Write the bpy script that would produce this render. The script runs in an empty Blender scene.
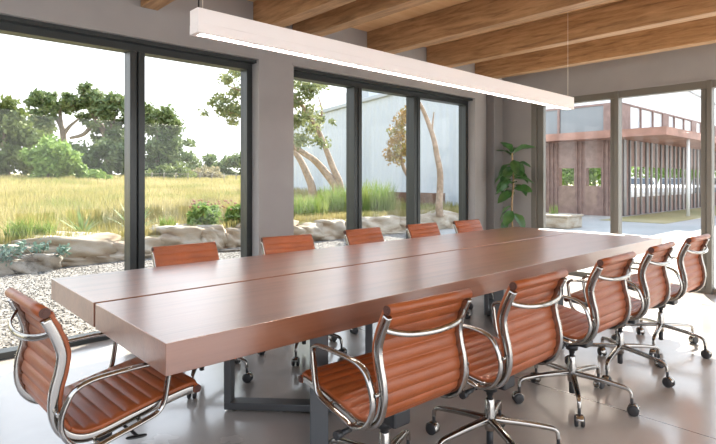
import bpy, bmesh, math, random
import numpy as np
from mathutils import Vector, Matrix

random.seed(7)
rng = np.random.default_rng(11)
PI = math.pi
COL = bpy.context.scene.collection
R = math.radians

# ------------------------------------------------------------------ materials
def new_mat(name):
    m = bpy.data.materials.new(name); m.use_nodes = True
    nt = m.node_tree
    b = nt.nodes['Principled BSDF']
    return m, nt, b

def simple(name, col, rough=.5, metal=0., spec=.5, noise=0., nscale=20., bump=0., bscale=60., coat=0., detail=4., stretch=(1,1,1), trans=0., sheen=0.):
    m, nt, b = new_mat(name)
    b.inputs['Base Color'].default_value = (*col, 1)
    b.inputs['Roughness'].default_value = rough
    b.inputs['Metallic'].default_value = metal
    b.inputs['Specular IOR Level'].default_value = spec
    if coat:
        b.inputs['Coat Weight'].default_value = coat
        b.inputs['Coat Roughness'].default_value = .15
    tc = nt.nodes.new('ShaderNodeTexCoord'); mp = nt.nodes.new('ShaderNodeMapping')
    mp.inputs['Scale'].default_value = stretch
    nt.links.new(tc.outputs['Object'], mp.inputs['Vector'])
    if noise:
        n = nt.nodes.new('ShaderNodeTexNoise'); n.inputs['Scale'].default_value = nscale; n.inputs['Detail'].default_value = detail
        nt.links.new(mp.outputs[0], n.inputs['Vector'])
        r = nt.nodes.new('ShaderNodeValToRGB')
        lo = [max(0, c*(1-noise)) for c in col]; hi = [min(1, c*(1+noise)) for c in col]
        r.color_ramp.elements[0].position = .3; r.color_ramp.elements[1].position = .7
        r.color_ramp.elements[0].color = (*lo, 1); r.color_ramp.elements[1].color = (*hi, 1)
        nt.links.new(n.outputs['Fac'], r.inputs['Fac']); nt.links.new(r.outputs[0], b.inputs['Base Color'])
    if bump:
        n2 = nt.nodes.new('ShaderNodeTexNoise'); n2.inputs['Scale'].default_value = bscale; n2.inputs['Detail'].default_value = 5
        nt.links.new(mp.outputs[0], n2.inputs['Vector'])
        bp = nt.nodes.new('ShaderNodeBump'); bp.inputs['Strength'].default_value = bump; bp.inputs['Distance'].default_value = .01
        nt.links.new(n2.outputs['Fac'], bp.inputs['Height']); nt.links.new(bp.outputs[0], b.inputs['Normal'])
    if trans:
        tr = nt.nodes.new('ShaderNodeBsdfTranslucent'); mx = nt.nodes.new('ShaderNodeMixShader')
        mx.inputs[0].default_value = trans
        if noise: nt.links.new(r.outputs[0], tr.inputs['Color'])
        else: tr.inputs['Color'].default_value = (*col, 1)
        out = nt.nodes['Material Output']
        nt.links.new(b.outputs[0], mx.inputs[1]); nt.links.new(tr.outputs[0], mx.inputs[2]); nt.links.new(mx.outputs[0], out.inputs['Surface'])
    return m

def ramp_mat(name, cols, scale, rough=.5, stretch=(1,1,1), detail=6., bump=0., pos=None, spec=.5, distortion=0., trans=0.):
    m, nt, b = new_mat(name)
    b.inputs['Roughness'].default_value = rough; b.inputs['Specular IOR Level'].default_value = spec
    tc = nt.nodes.new('ShaderNodeTexCoord'); mp = nt.nodes.new('ShaderNodeMapping'); mp.inputs['Scale'].default_value = stretch
    n = nt.nodes.new('ShaderNodeTexNoise'); n.inputs['Scale'].default_value = scale; n.inputs['Detail'].default_value = detail; n.inputs['Distortion'].default_value = distortion
    r = nt.nodes.new('ShaderNodeValToRGB'); e = r.color_ramp.elements
    k = len(cols)
    while len(e) < k: e.new(.5)
    for i, c in enumerate(cols):
        e[i].position = pos[i] if pos else .28 + .44*i/max(1, k-1)
        e[i].color = (*c, 1)
    nt.links.new(tc.outputs['Object'], mp.inputs['Vector']); nt.links.new(mp.outputs[0], n.inputs['Vector'])
    nt.links.new(n.outputs['Fac'], r.inputs['Fac']); nt.links.new(r.outputs[0], b.inputs['Base Color'])
    if bump:
        bp = nt.nodes.new('ShaderNodeBump'); bp.inputs['Strength'].default_value = bump; bp.inputs['Distance'].default_value = .02
        nt.links.new(n.outputs['Fac'], bp.inputs['Height']); nt.links.new(bp.outputs[0], b.inputs['Normal'])
    if trans:
        tr = nt.nodes.new('ShaderNodeBsdfTranslucent'); mx = nt.nodes.new('ShaderNodeMixShader'); mx.inputs[0].default_value = trans
        nt.links.new(r.outputs[0], tr.inputs['Color']); out = nt.nodes['Material Output']
        nt.links.new(b.outputs[0], mx.inputs[1]); nt.links.new(tr.outputs[0], mx.inputs[2]); nt.links.new(mx.outputs[0], out.inputs['Surface'])
    return m

def glass_mat(name, tint=(.97,.985,.98), refl=1.0):
    m = bpy.data.materials.new(name); m.use_nodes = True; nt = m.node_tree; nt.nodes.clear()
    out = nt.nodes.new('ShaderNodeOutputMaterial'); t = nt.nodes.new('ShaderNodeBsdfTransparent'); g = nt.nodes.new('ShaderNodeBsdfGlossy')
    t.inputs['Color'].default_value = (*tint, 1); g.inputs['Roughness'].default_value = 0.0
    lw = nt.nodes.new('ShaderNodeLayerWeight'); lw.inputs['Blend'].default_value = .5
    pw = nt.nodes.new('ShaderNodeMath'); pw.operation = 'POWER'; pw.inputs[1].default_value = 5
    f = nt.nodes.new('ShaderNodeMath'); f.operation = 'MULTIPLY_ADD'; f.inputs[1].default_value = .96; f.inputs[2].default_value = .022
    nt.links.new(lw.outputs['Facing'], pw.inputs[0]); nt.links.new(pw.outputs[0], f.inputs[0])
    mx = nt.nodes.new('ShaderNodeMixShader')
    nt.links.new(f.outputs[0], mx.inputs[0]); nt.links.new(t.outputs[0], mx.inputs[1]); nt.links.new(g.outputs[0], mx.inputs[2]); nt.links.new(mx.outputs[0], out.inputs['Surface'])
    return m

M = {}
M['wall'] = simple('taupe_plaster', (.325,.315,.315), .75, noise=.05, nscale=3, bump=.04, bscale=90)
M['frame'] = simple('dark_bronze_aluminium', (.036,.041,.042), .36, .35)
M['frame_end_lit'] = simple('lit_bronze_aluminium', (.17,.16,.14), .42, .3)  # same metal as the left frames, lightened to stand for light on it
M['glass'] = glass_mat('window_glass', (.85,.86,.855))
M['steel'] = simple('painted_steel', (.20,.19,.19), .45, .3)
M['leg_steel'] = simple('gunmetal_steel', (.12,.125,.13), .38, .6)
M['leather'] = simple('cognac_leather', (.31,.076,.019), .36, spec=.5, noise=.12, nscale=9, bump=.12, bscale=160)
M['leather_end'] = simple('dark_leather_edge', (.09,.032,.02), .5)
M['alu'] = simple('polished_aluminium', (.38,.36,.335), .13, 1.)
M['black'] = simple('black_plastic', (.022,.022,.024), .42)
M['rubber'] = simple('caster_rubber', (.03,.03,.032), .5)
M['pendant'] = simple('white_powder_coat', (.86,.81,.80), .5)
M['cable'] = simple('cable_steel', (.7,.65,.58), .4, .3)
M['pot'] = simple('charcoal_pot', (.08,.08,.08), .6)
M['soil'] = simple('potting_soil', (.05,.035,.025), .95, noise=.4, nscale=60, bump=.6)
M['leaf_fig'] = simple('fig_leaf', (.055,.14,.04), .32, spec=.6, noise=.4, nscale=6, trans=.22)
M['fig_stem'] = simple('fig_stem', (.33,.22,.12), .8, noise=.3, nscale=40)
M['limestone'] = ramp_mat('limestone', [(.17,.11,.07),(.36,.29,.21),(.42,.37,.30),(.48,.44,.38)], 2.2, .9, detail=10, bump=1., stretch=(1,1,3.2), distortion=.5)
M['limestone_rough'] = ramp_mat('pitted_limestone', [(.10,.08,.06),(.34,.30,.25),(.42,.39,.34)], 7, .9, detail=9, bump=1.)
M['concrete'] = ramp_mat('patio_concrete', [(.34,.33,.31),(.42,.41,.385)], .6, .8, detail=8)
M['gravel_stone'] = ramp_mat('gravel_stone', [(.11,.095,.08),(.22,.20,.18),(.32,.30,.275)], 9, .85, detail=2)
M['grass'] = ramp_mat('meadow_grass', [(.20,.24,.075),(.36,.31,.125),(.46,.40,.22)], .55, .85, detail=5, trans=.35)
M['meadow'] = ramp_mat('meadow_soil', [(.22,.21,.08),(.33,.28,.13),(.38,.33,.19)], .4, .95, detail=8)
M['bush'] = ramp_mat('bush_leaf', [(.15,.25,.05),(.25,.35,.09)], 3., .7, trans=.3)
M['reed'] = ramp_mat('tall_grass', [(.14,.24,.05),(.30,.33,.10)], 2., .7, trans=.3)
M['yucca'] = simple('yucca_blade', (.22,.30,.13), .6, noise=.2, nscale=3, trans=.25)
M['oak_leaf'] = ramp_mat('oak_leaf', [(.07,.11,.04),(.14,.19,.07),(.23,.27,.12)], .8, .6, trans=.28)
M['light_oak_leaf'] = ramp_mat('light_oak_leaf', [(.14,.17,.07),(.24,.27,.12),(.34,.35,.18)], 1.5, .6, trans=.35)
M['juniper_leaf'] = ramp_mat('juniper_leaf', [(.10,.14,.04),(.20,.24,.07)], .6, .7, trans=.25)
M['grey_leaf'] = ramp_mat('dry_leaf', [(.25,.21,.13),(.34,.31,.17)], .8, .7, trans=.25)
M['rust_leaf'] = ramp_mat('rust_leaf', [(.13,.19,.06),(.34,.21,.08),(.20,.26,.09)], 1.2, .6, trans=.3)
M['bark'] = simple('oak_bark', (.20,.155,.115), .9, noise=.35, nscale=12, bump=.8, bscale=25)
M['bark_pale'] = simple('pale_bark', (.33,.24,.17), .9, noise=.3, nscale=12, bump=.8, bscale=25)  # paler bark colour for the nearer trees
M['flower'] = simple('dry_seed_head', (.33,.14,.10), .8)
M['corten'] = simple('corten_steel', (.13,.065,.04), .75, noise=.3, nscale=4)
M['slat'] = simple('rust_timber', (.27,.18,.155), .7, noise=.2, nscale=5)
M['canopy'] = simple('rust_canopy', (.33,.175,.13), .7, noise=.25, nscale=2)
M['dark_glass'] = simple('dark_glazing', (.16,.18,.20), .05, .0, spec=1.)
M['white_metal'] = simple('white_corrugated', (.80,.82,.84), .5)
M['white_post'] = simple('white_steel', (.75,.75,.74), .5)
M['roof_trim'] = simple('grey_roof_trim', (.42,.45,.47), .5)
M['car_white'] = simple('car_paint_white', (.75,.77,.80), .2, coat=.6)
M['car_grey'] = simple('car_paint_grey', (.20,.22,.25), .2, coat=.6)
M['car_glass'] = simple('car_glass', (.03,.035,.04), .05, spec=1.)
M['fence_wood'] = simple('weathered_fence', (.24,.21,.17), .9)
M['blue_leaf'] = simple('blue_green_leaf', (.16,.25,.20), .6, trans=.2)

def wood_mat(name, cols, axis=0, rough=.4, scale=3., spec=.5, bump=.02, along=.06):
    m, nt, b = new_mat(name)
    b.inputs['Roughness'].default_value = rough; b.inputs['Specular IOR Level'].default_value = spec
    tc = nt.nodes.new('ShaderNodeTexCoord'); mp = nt.nodes.new('ShaderNodeMapping')
    s = [1, 1, 1]; s[axis] = along
    mp.inputs['Scale'].default_value = s
    n = nt.nodes.new('ShaderNodeTexNoise'); n.inputs['Scale'].default_value = scale*6; n.inputs['Detail'].default_value = 8; n.inputs['Distortion'].default_value = .6
    n2 = nt.nodes.new('ShaderNodeTexNoise'); n2.inputs['Scale'].default_value = scale*40; n2.inputs['Detail'].default_value = 3
    r = nt.nodes.new('ShaderNodeValToRGB'); e = r.color_ramp.elements
    while len(e) < len(cols): e.new(.5)
    for i, c in enumerate(cols):
        e[i].position = .25 + .5*i/(len(cols)-1); e[i].color = (*c, 1)
    ad = nt.nodes.new('ShaderNodeMath'); ad.operation = 'MULTIPLY_ADD'; ad.inputs[1].default_value = .25
    sb = nt.nodes.new('ShaderNodeMath'); sb.operation = 'SUBTRACT'; sb.inputs[1].default_value = .125
    nt.links.new(tc.outputs['Object'], mp.inputs[0]); nt.links.new(mp.outputs[0], n.inputs['Vector']); nt.links.new(mp.outputs[0], n2.inputs['Vector'])
    nt.links.new(n2.outputs['Fac'], ad.inputs[0]); nt.links.new(n.outputs['Fac'], ad.inputs[2]); nt.links.new(ad.outputs[0], sb.inputs[0])
    nt.links.new(sb.outputs[0], r.inputs['Fac']); nt.links.new(r.outputs[0], b.inputs['Base Color'])
    if bump:
        bp = nt.nodes.new('ShaderNodeBump'); bp.inputs['Strength'].default_value = bump*10; bp.inputs['Distance'].default_value = .002
        nt.links.new(n2.outputs['Fac'], bp.inputs['Height']); nt.links.new(bp.outputs[0], b.inputs['Normal'])
    return m
M['walnut'] = wood_mat('walnut', [(.19,.072,.036),(.26,.103,.054),(.315,.13,.07)], 0, .30, 2.2, along=.05, spec=.5)
b_ = M['walnut'].node_tree.nodes['Principled BSDF']; b_.inputs['Coat Weight'].default_value = 1.; b_.inputs['Coat Roughness'].default_value = .27; b_.inputs['Coat IOR'].default_value = 1.9
M['beam'] = wood_mat('glulam', [(.20,.105,.048),(.38,.22,.105),(.52,.32,.17)], 1, .6, 4.6, along=.10)
M['deck'] = wood_mat('pine_deck', [(.62,.38,.18),(.70,.46,.24),(.76,.53,.30)], 0, .6, 1.6, along=.05)

def floor_mat():
    m, nt, b = new_mat('polished_concrete')
    tc = nt.nodes.new('ShaderNodeTexCoord')
    n = nt.nodes.new('ShaderNodeTexNoise'); n.inputs['Scale'].default_value = 1.3; n.inputs['Detail'].default_value = 9; n.inputs['Distortion'].default_value = .4
    r = nt.nodes.new('ShaderNodeValToRGB')
    r.color_ramp.elements[0].position = .3; r.color_ramp.elements[0].color = (.41,.375,.34,1)
    r.color_ramp.elements[1].position = .7; r.color_ramp.elements[1].color = (.56,.51,.46,1)
    nt.links.new(tc.outputs['Object'], n.inputs['Vector']); nt.links.new(n.outputs['Fac'], r.inputs['Fac'])
    # saw-cut control joints across the slab
    sx = nt.nodes.new('ShaderNodeSeparateXYZ'); nt.links.new(tc.outputs['Object'], sx.inputs[0])
    last = None
    for x0 in (3.03, -1.2, 6.2):
        a = nt.nodes.new('ShaderNodeMath'); a.operation = 'SUBTRACT'; a.inputs[1].default_value = x0
        ab = nt.nodes.new('ShaderNodeMath'); ab.operation = 'ABSOLUTE'
        lt = nt.nodes.new('ShaderNodeMath'); lt.operation = 'LESS_THAN'; lt.inputs[1].default_value = .004
        nt.links.new(sx.outputs[0], a.inputs[0]); nt.links.new(a.outputs[0], ab.inputs[0]); nt.links.new(ab.outputs[0], lt.inputs[0])
        if last is None: last = lt
        else:
            mxx = nt.nodes.new('ShaderNodeMath'); mxx.operation = 'MAXIMUM'
            nt.links.new(last.outputs[0], mxx.inputs[0]); nt.links.new(lt.outputs[0], mxx.inputs[1]); last = mxx
    mx = nt.nodes.new('ShaderNodeMix'); mx.data_type = 'RGBA'
    nt.links.new(last.outputs[0], mx.inputs[0]); nt.links.new(r.outputs[0], mx.inputs[6]); mx.inputs[7].default_value = (.07,.06,.055,1)
    nt.links.new(mx.outputs[2], b.inputs['Base Color'])
    rr = nt.nodes.new('ShaderNodeMapRange'); rr.inputs[1].default_value = .3; rr.inputs[2].default_value = .7; rr.inputs[3].default_value = .17; rr.inputs[4].default_value = .28
    nt.links.new(n.outputs['Fac'], rr.inputs[0]); nt.links.new(rr.outputs[0], b.inputs['Roughness'])
    b.inputs['Specular IOR Level'].default_value = .7
    b.inputs['Coat Weight'].default_value = .8; b.inputs['Coat Roughness'].default_value = .14; b.inputs['Coat IOR'].default_value = 1.75
    return m
M['floor'] = floor_mat()

def gravel_mat():
    m, nt, b = new_mat('gravel_bed'); b.inputs['Roughness'].default_value = .9
    tc = nt.nodes.new('ShaderNodeTexCoord'); v = nt.nodes.new('ShaderNodeTexVoronoi'); v.inputs['Scale'].default_value = 38
    r = nt.nodes.new('ShaderNodeValToRGB'); e = r.color_ramp.elements
    e[0].position = .1; e[0].color = (.08,.07,.06,1); e[1].position = .9; e[1].color = (.30,.28,.255,1)
    bw = nt.nodes.new('ShaderNodeSeparateColor')
    nt.links.new(tc.outputs['Object'], v.inputs['Vector']); nt.links.new(v.outputs['Color'], bw.inputs[0]); nt.links.new(bw.outputs[0], r.inputs['Fac'])
    nt.links.new(r.outputs[0], b.inputs['Base Color'])
    bp = nt.nodes.new('ShaderNodeBump'); bp.invert = True; bp.inputs['Strength'].default_value = .8; bp.inputs['Distance'].default_value = .02
    nt.links.new(v.outputs['Distance'], bp.inputs['Height']); nt.links.new(bp.outputs[0], b.inputs['Normal'])
    return m
M['gravel'] = gravel_mat()

def corrugated(name, col, axis, freq, strength=.5):
    m, nt, b = new_mat(name)
    b.inputs['Base Color'].default_value = (*col, 1); b.inputs['Roughness'].default_value = .5
    tc = nt.nodes.new('ShaderNodeTexCoord'); w = nt.nodes.new('ShaderNodeTexWave'); w.wave_type = 'BANDS'
    w.bands_direction = 'XYZ'[axis]; w.inputs['Scale'].default_value = freq
    bp = nt.nodes.new('ShaderNodeBump'); bp.inputs['Strength'].default_value = strength; bp.inputs['Distance'].default_value = .05
    nt.links.new(tc.outputs['Object'], w.inputs['Vector']); nt.links.new(w.outputs['Fac'], bp.inputs['Height']); nt.links.new(bp.outputs[0], b.inputs['Normal'])
    return m
M['corr_y'] = corrugated('corrugated_metal_wall', (.52,.56,.60), 1, 1.1, .6)
M['corr_x'] = corrugated('corrugated_white_wall', (.78,.80,.82), 0, 1.1, .5)

# ------------------------------------------------------------------ mesh helpers
class MB:
    def __init__(s): s.v = []; s.f = []; s.sm = []
    def add(s, vs, fs, smooth=False):
        o = len(s.v); s.v += [tuple(v) for v in vs]
        for f in fs: s.f.append(tuple(i+o for i in f)); s.sm.append(smooth)
    def box(s, lo, hi, mat=None, bevel=0):
        x0,y0,z0 = lo; x1,y1,z1 = hi
        if bevel:
            bm = bmesh.new(); bmesh.ops.create_cube(bm, size=1)
            for v in bm.verts:
                v.co = Vector(((x0+x1)/2+v.co.x*(x1-x0), (y0+y1)/2+v.co.y*(y1-y0), (z0+z1)/2+v.co.z*(z1-z0)))
            bmesh.ops.bevel(bm, geom=bm.edges[:], offset=bevel, segments=2, profile=.5, affect='EDGES')
            bm.verts.index_update()
            vs = [v.co.copy() for v in bm.verts]; fs = [tuple(v.index for v in f.verts) for f in bm.faces]; bm.free()
        else:
            vs = [Vector(c) for c in ((x0,y0,z0),(x1,y0,z0),(x1,y1,z0),(x0,y1,z0),(x0,y0,z1),(x1,y0,z1),(x1,y1,z1),(x0,y1,z1))]
            fs = [(0,3,2,1),(4,5,6,7),(0,1,5,4),(1,2,6,5),(2,3,7,6),(3,0,4,7)]
        if mat is not None: vs = [mat @ v for v in vs]
        s.add(vs, fs); return s
    def sweep(s, path, section, side=None, closed=False, scale=None, smooth=True, caps=True):
        """section: list of (a,b): a along side vector, b along normal"""
        P = [Vector(p) for p in path]; n = len(P); k = len(section); vs = []
        prev = None
        for i in range(n):
            if closed: t = P[(i+1) % n]-P[(i-1) % n]
            else: t = P[min(i+1, n-1)]-P[max(i-1, 0)]
            t.normalize()
            if side is not None: a = Vector(side); a = (a - t*a.dot(t)).normalized()
            else:
                if prev is None:
                    a = t.orthogonal().normalized()
                else: a = (prev - t*prev.dot(t)).normalized()
                prev = a
            b = t.cross(a)
            sc = scale[i] if scale else (1, 1)
            if not isinstance(sc, tuple): sc = (sc, sc)
            for (u, w) in section: vs.append(P[i]+a*u*sc[0]+b*w*sc[1])
        fs = []
        m = n if closed else n-1
        for i in range(m):
            i2 = (i+1) % n
            for j in range(k):
                j2 = (j+1) % k
                fs.append((i*k+j, i*k+j2, i2*k+j2, i2*k+j))
        s.add(vs, fs, smooth)
        if not closed and caps:
            s.add([vs[j] for j in range(k)], [tuple(range(k))[::-1]])
            s.add([vs[(n-1)*k+j] for j in range(k)], [tuple(range(k))])
        return s
    def tube(s, path, r, n=10, scale=None, closed=False):
        return s.sweep(path, circ(r, r, n), None, closed, scale)
    def cyl(s, p0, p1, r, n=16): return s.tube([p0, p1], r, n)
    def lathe(s, prof, n=20, mat=None, smooth=True):
        vs = []; fs = []
        for (r, z) in prof:
            for j in range(n):
                a = 2*PI*j/n; vs.append(Vector((r*math.cos(a), r*math.sin(a), z)))
        for i in range(len(prof)-1):
            for j in range(n):
                j2 = (j+1) % n; fs.append((i*n+j, i*n+j2, (i+1)*n+j2, (i+1)*n+j))
        if prof[0][0] > 1e-5: fs.append(tuple(range(n))[::-1])
        if prof[-1][0] > 1e-5: fs.append(tuple((len(prof)-1)*n+j for j in range(n)))
        if mat is not None: vs = [mat @ v for v in vs]
        s.add(vs, fs, smooth); return s
    def build(s, name, mat, parent=None, loc=None):
        me = bpy.data.meshes.new(name)
        me.from_pydata(s.v, [], s.f)
        me.polygons.foreach_set('use_smooth', s.sm)
        me.materials.append(mat)
        bm = bmesh.new(); bm.from_mesh(me); bmesh.ops.remove_doubles(bm, verts=bm.verts, dist=1e-6)
        bmesh.ops.recalc_face_normals(bm, faces=bm.faces); bm.to_mesh(me); bm.free(); me.update()
        o = bpy.data.objects.new(name, me); COL.objects.link(o)
        if parent is not None: o.parent = parent
        if loc is not None: o.location = loc
        return o

def circ(a, b, n=10): return [(a*math.cos(2*PI*i/n), b*math.sin(2*PI*i/n)) for i in range(n)]
def rrect(w, h, r, k=3):
    out = []
    for cx, cy, a0 in ((w/2-r, h/2-r, 0), (-w/2+r, h/2-r, PI/2), (-w/2+r, -h/2+r, PI), (w/2-r, -h/2+r, 1.5*PI)):
        for i in range(k+1):
            a = a0+PI/2*i/k; out.append((cx+r*math.cos(a), cy+r*math.sin(a)))
    return out
def spline(pts, n=8, closed=False):
    P = [np.array(p, float) for p in pts]; out = []; N = len(P)
    rngi = range(N) if closed else range(N-1)
    for i in rngi:
        if closed: p0, p1, p2, p3 = P[i-1], P[i], P[(i+1) % N], P[(i+2) % N]
        else: p0, p1, p2, p3 = P[max(i-1, 0)], P[i], P[i+1], P[min(i+2, N-1)]
        for j in range(n):
            t = j/n
            out.append(tuple(.5*((2*p1)+(-p0+p2)*t+(2*p0-5*p1+4*p2-p3)*t*t+(-p0+3*p1-3*p2+p3)*t**3)))
    if not closed: out.append(tuple(P[-1]))
    return out
def fast_mesh(name, V, F, mat, parent=None):
    """V (n,3) array; F (m,k) int array"""
    me = bpy.data.meshes.new(name); n = len(V); m, k = F.shape
    me.vertices.add(n); me.vertices.foreach_set('co', np.asarray(V, np.float32).ravel())
    me.loops.add(m*k); me.loops.foreach_set('vertex_index', F.astype(np.int32).ravel())
    me.polygons.add(m); me.polygons.foreach_set('loop_start', (np.arange(m)*k).astype(np.int32)); me.polygons.foreach_set('loop_total', np.full(m, k, np.int32))
    me.update(calc_edges=True); me.validate(); me.materials.append(mat)
    o = bpy.data.objects.new(name, me); COL.objects.link(o)
    if parent is not None: o.parent = parent
    return o

def tag(o, label, cat, group=None, kind=None):
    o['label'] = label; o['category'] = cat
    if group: o['group'] = group
    if kind: o['kind'] = kind
    return o
def struct(o, label=None):
    o['kind'] = 'structure'
    if label: o['label'] = label
    return o
def empty(name, loc=(0,0,0), rz=0.):
    o = bpy.data.objects.new(name, None); o.empty_display_size = .2; COL.objects.link(o); o.location = loc; o.rotation_euler = (0, 0, rz); return o

# ------------------------------------------------------------------ camera
CAMH, F_PX, YAW, HOR = 1.27, 524., R(47.5), 180.
cam = bpy.data.cameras.new('camera'); co = bpy.data.objects.new('camera', cam); COL.objects.link(co)
co.location = (0, 0, CAMH); co.rotation_euler = (PI/2, 0, YAW-PI/2)
cam.sensor_width = 36; cam.lens = 36*F_PX/716; cam.shift_y = -(222-HOR)/716; cam.clip_start = .05; cam.clip_end = 500
bpy.context.scene.camera = co
FX, FY = math.cos(YAW), math.sin(YAW); RX, RY = FY, -FX
def ray(u):
    t = (u-358)/F_PX; return FX+t*RX, FY+t*RY
def at_y(u, y):
    a, b = ray(u); z = y/b; return a*z, y
def at_x(u, x):
    a, b = ray(u); z = x/a; return x, b*z
def at_d(u, d):
    a, b = ray(u); return a*d, b*d
def hgt(v, d): return CAMH-(v-HOR)*d/F_PX
def depth(x, y): return x*FX+y*FY

# ------------------------------------------------------------------ room shell
WY, WX = 4.30, 6.85          # inner faces of the left and end walls
HEAD, CEIL, BB = 2.415, 2.946, 2.664
T = .26
struct(MB().box((-4.5,-4.4,-.25), (WX+.16, WY+T, 0)).build('floor', M['floor']))
struct(MB().box((-.8,-2.8,CEIL), (WX+.35, WY+T+.95, CEIL+.3)).build('ceiling', M['deck']))  # runs past the left wall as an unseen eave, added to block sun
W1 = (-1.6, 2.665); W2 = (3.067, 6.165)
w = MB()
w.box((-1.9, WY, HEAD), (WX+.16, WY+T, CEIL))
w.box((W1[1], WY, 0), (W2[0], WY+T, HEAD))
w.box((W2[1], WY, 0), (WX+.16, WY+T, HEAD))
w.box((-1.9, WY, 0), (W1[0], WY+T, HEAD))
struct(w.build('wall_left', M['wall']))
E_Y1 = 3.83; E_Y0 = -2.5
w = MB()
w.box((WX, E_Y0-.3, HEAD-.03), (WX+.16, WY, CEIL))
w.box((WX, E_Y1, 0), (WX+.16, WY, HEAD-.03))
w.box((WX, E_Y0-.3, 0), (WX+.16, E_Y0, HEAD-.03))
struct(w.build('wall_end', M['wall']))
# slim light line of the plaster stop above the window heads
struct(MB().box((-1.9, WY-.008, HEAD), (W1[1]+.02, WY, HEAD+.022)).build('trim_1', M['wall']))
struct(MB().box((W2[0]-.02, WY-.008, HEAD), (W2[1]+.02, WY, HEAD+.022)).build('trim_2', M['wall']))
struct(MB().box((WX-.008, E_Y0, HEAD-.03), (WX, E_Y1, HEAD-.008)).build('trim_3', M['wall']))
struct(MB().box((-2.1, -2.8, 0), (-1.9, WY, 1.6)).build('added_wall_back', M['wall']))  # unseen low wall, added to cut light from behind the camera
# unseen header, added to limit light through the open right side
struct(MB().box((-.8,-2.75,2.6), (WX+.3,-2.6,CEIL)).build('added_header_right', M['wall']))

def window_left(name, x0, x1, centres, mw=.12):
    fy0, fy1 = WY+.12, WY+.24
    fr = MB(); fw = .058
    zt = HEAD-.012
    fr.box((x0, fy0, zt-.075), (x1, fy1, HEAD)); fr.box((x0, fy0, 0.0), (x1, fy1, .05))
    fr.box((x0, fy0, .05), (x0+fw, fy1, zt-.075)); fr.box((x1-fw, fy0, .05), (x1, fy1, zt-.075))
    fr.box((x0, WY+.04, HEAD-.03), (x1, fy0, HEAD))
    o = struct(fr.build(name, M['frame']))
    for c in centres:
        m = MB().box((c-mw*.5, fy0-.02, .05), (c-.008, fy1, zt-.075), bevel=.004).box((c+.008, fy0-.02, .05), (c+mw*.5, fy1, zt-.075), bevel=.004).box((c-.01, fy0+.01, .05), (c+.01, fy1, zt-.075))
        m.build('mullion', M['frame'], o)
    edges = [x0+fw]+[c for c in centres for c in (c-mw*.5, c+mw*.5)]+[x1-fw]
    for a, b in zip(edges[0::2], edges[1::2]):
        g = MB().box((a-.005, fy0+.06, .045), (b+.005, fy0+.07, zt-.07)).build('glass_pane', M['glass'], o)
    return o
window_left('window_1', W1[0], W1[1], (-.50, .545, 1.575))
window_left('window_2', W2[0], W2[1], (4.035, 5.055))

def window_end(name, y0, y1, centres, mw=.115):
    x0, x1 = WX+.0, WX+.10; H = HEAD-.03
    fr = MB()
    fr.box((x0, y0, H-.085), (x1, y1, H)); fr.box((x0, y0, 0), (x1, y1, .06))
    fr.box((x0, y1-.075, .06), (x1, y1, H-.085), bevel=.004); fr.box((x0+.03, y1-.17, .06), (x1, y1-.075, H-.085), bevel=.004)
    fr.box((x0, y0, .06), (x1, y0+.08, H-.085))
    o = struct(fr.build(name, M['frame_end_lit']))
    edges = [y1-.17]
    for c in centres:
        MB().box((x0-.02, c-mw*.5, .0), (x1, c-.006, H-.0), bevel=.004).box((x0+.02, c+.006, .0), (x1, c+mw*.5, H-.085), bevel=.004).box((x0+.03, c-.008, .06), (x1, c+.008, H-.085)).build('mullion', M['frame_end_lit'], o)
        edges += [c+mw*.5, c-mw*.5]
    edges += [y0+.08]
    for b, a in zip(edges[0::2], edges[1::2]):
        MB().box((x0+.06, a-.005, .055), (x0+.07, b+.005, H-.08)).build('glass_pane', M['glass'], o)
    return o
window_end('window_3', E_Y0, E_Y1, [2.69, 1.695, .2, -1.2])

# steel column in the corner
struct(MB().box((6.43, 4.165, 0), (6.655, WY-.002, BB), bevel=.006).build('steel_column', M['steel']), 'dark steel column standing in the far corner of the room')

# ceiling beams
def beam(x, label):
    o = MB().box((x, -2.6, BB), (x+.14, WY-.003, CEIL-.002), bevel=.004).build('ceiling_beam', M['beam'])
    o['kind'] = 'structure'; o['label'] = label
for x, l in ((-.52,'glulam ceiling beam nearest the left end of the room'), (.52,'glulam ceiling beam above the head of the table'), (1.56,'glulam ceiling beam whose tip shows at the top left'), (2.60,'first of the close pair of glulam ceiling beams'), (3.05,'second of the close pair of glulam ceiling beams'),
             (4.075,'glulam ceiling beam above the middle of the far windows'), (5.11,'glulam ceiling beam second from the end wall'), (6.15,'glulam ceiling beam closest to the end wall')):
    beam(x, l)

# ------------------------------------------------------------------ pendant light
p = empty('pendant_light', (3.116, 2.414, 1.975), .011)
h_ = MB().box((-1.996,-.0425,.045), (1.996,.0425,.118), bevel=.003)
for q in (-1, 1):
    h_.box((-1.996, min(q*.0425, q*.0235), 0), (1.996, max(q*.0425, q*.0235), .046)); h_.box((min(q*1.996, q*1.97), -.0236, 0), (max(q*1.996, q*1.97), .0236, .046))
h_.build('housing', M['pendant'], p)
M['added_light_strip'] = simple('added_strip_glow', (.80,.72,.66), .5)  # glowing strip added to brighten the table; the pendant itself is unlit
b_ = M['added_light_strip'].node_tree.nodes['Principled BSDF']; b_.inputs['Emission Color'].default_value = (1,.92,.85,1); b_.inputs['Emission Strength'].default_value = 17.
MB().box((-1.97,-.0235,.034), (1.97,.0235,.045)).build('added_light_strip', M['added_light_strip'], p)
for x in (-1.95, 1.95):
    MB().cyl((x,0,.118), (x,0,CEIL-1.975-.001), .0022, 8).build('suspension_cable', M['cable'], p)
MB().cyl((-1.965,.012,.118), (-1.965,.012,CEIL-1.975-.001), .004, 8).build('power_cord', M['black'], p)
tag(p, 'long white linear pendant light hanging on thin cables above the table', 'light')

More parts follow.
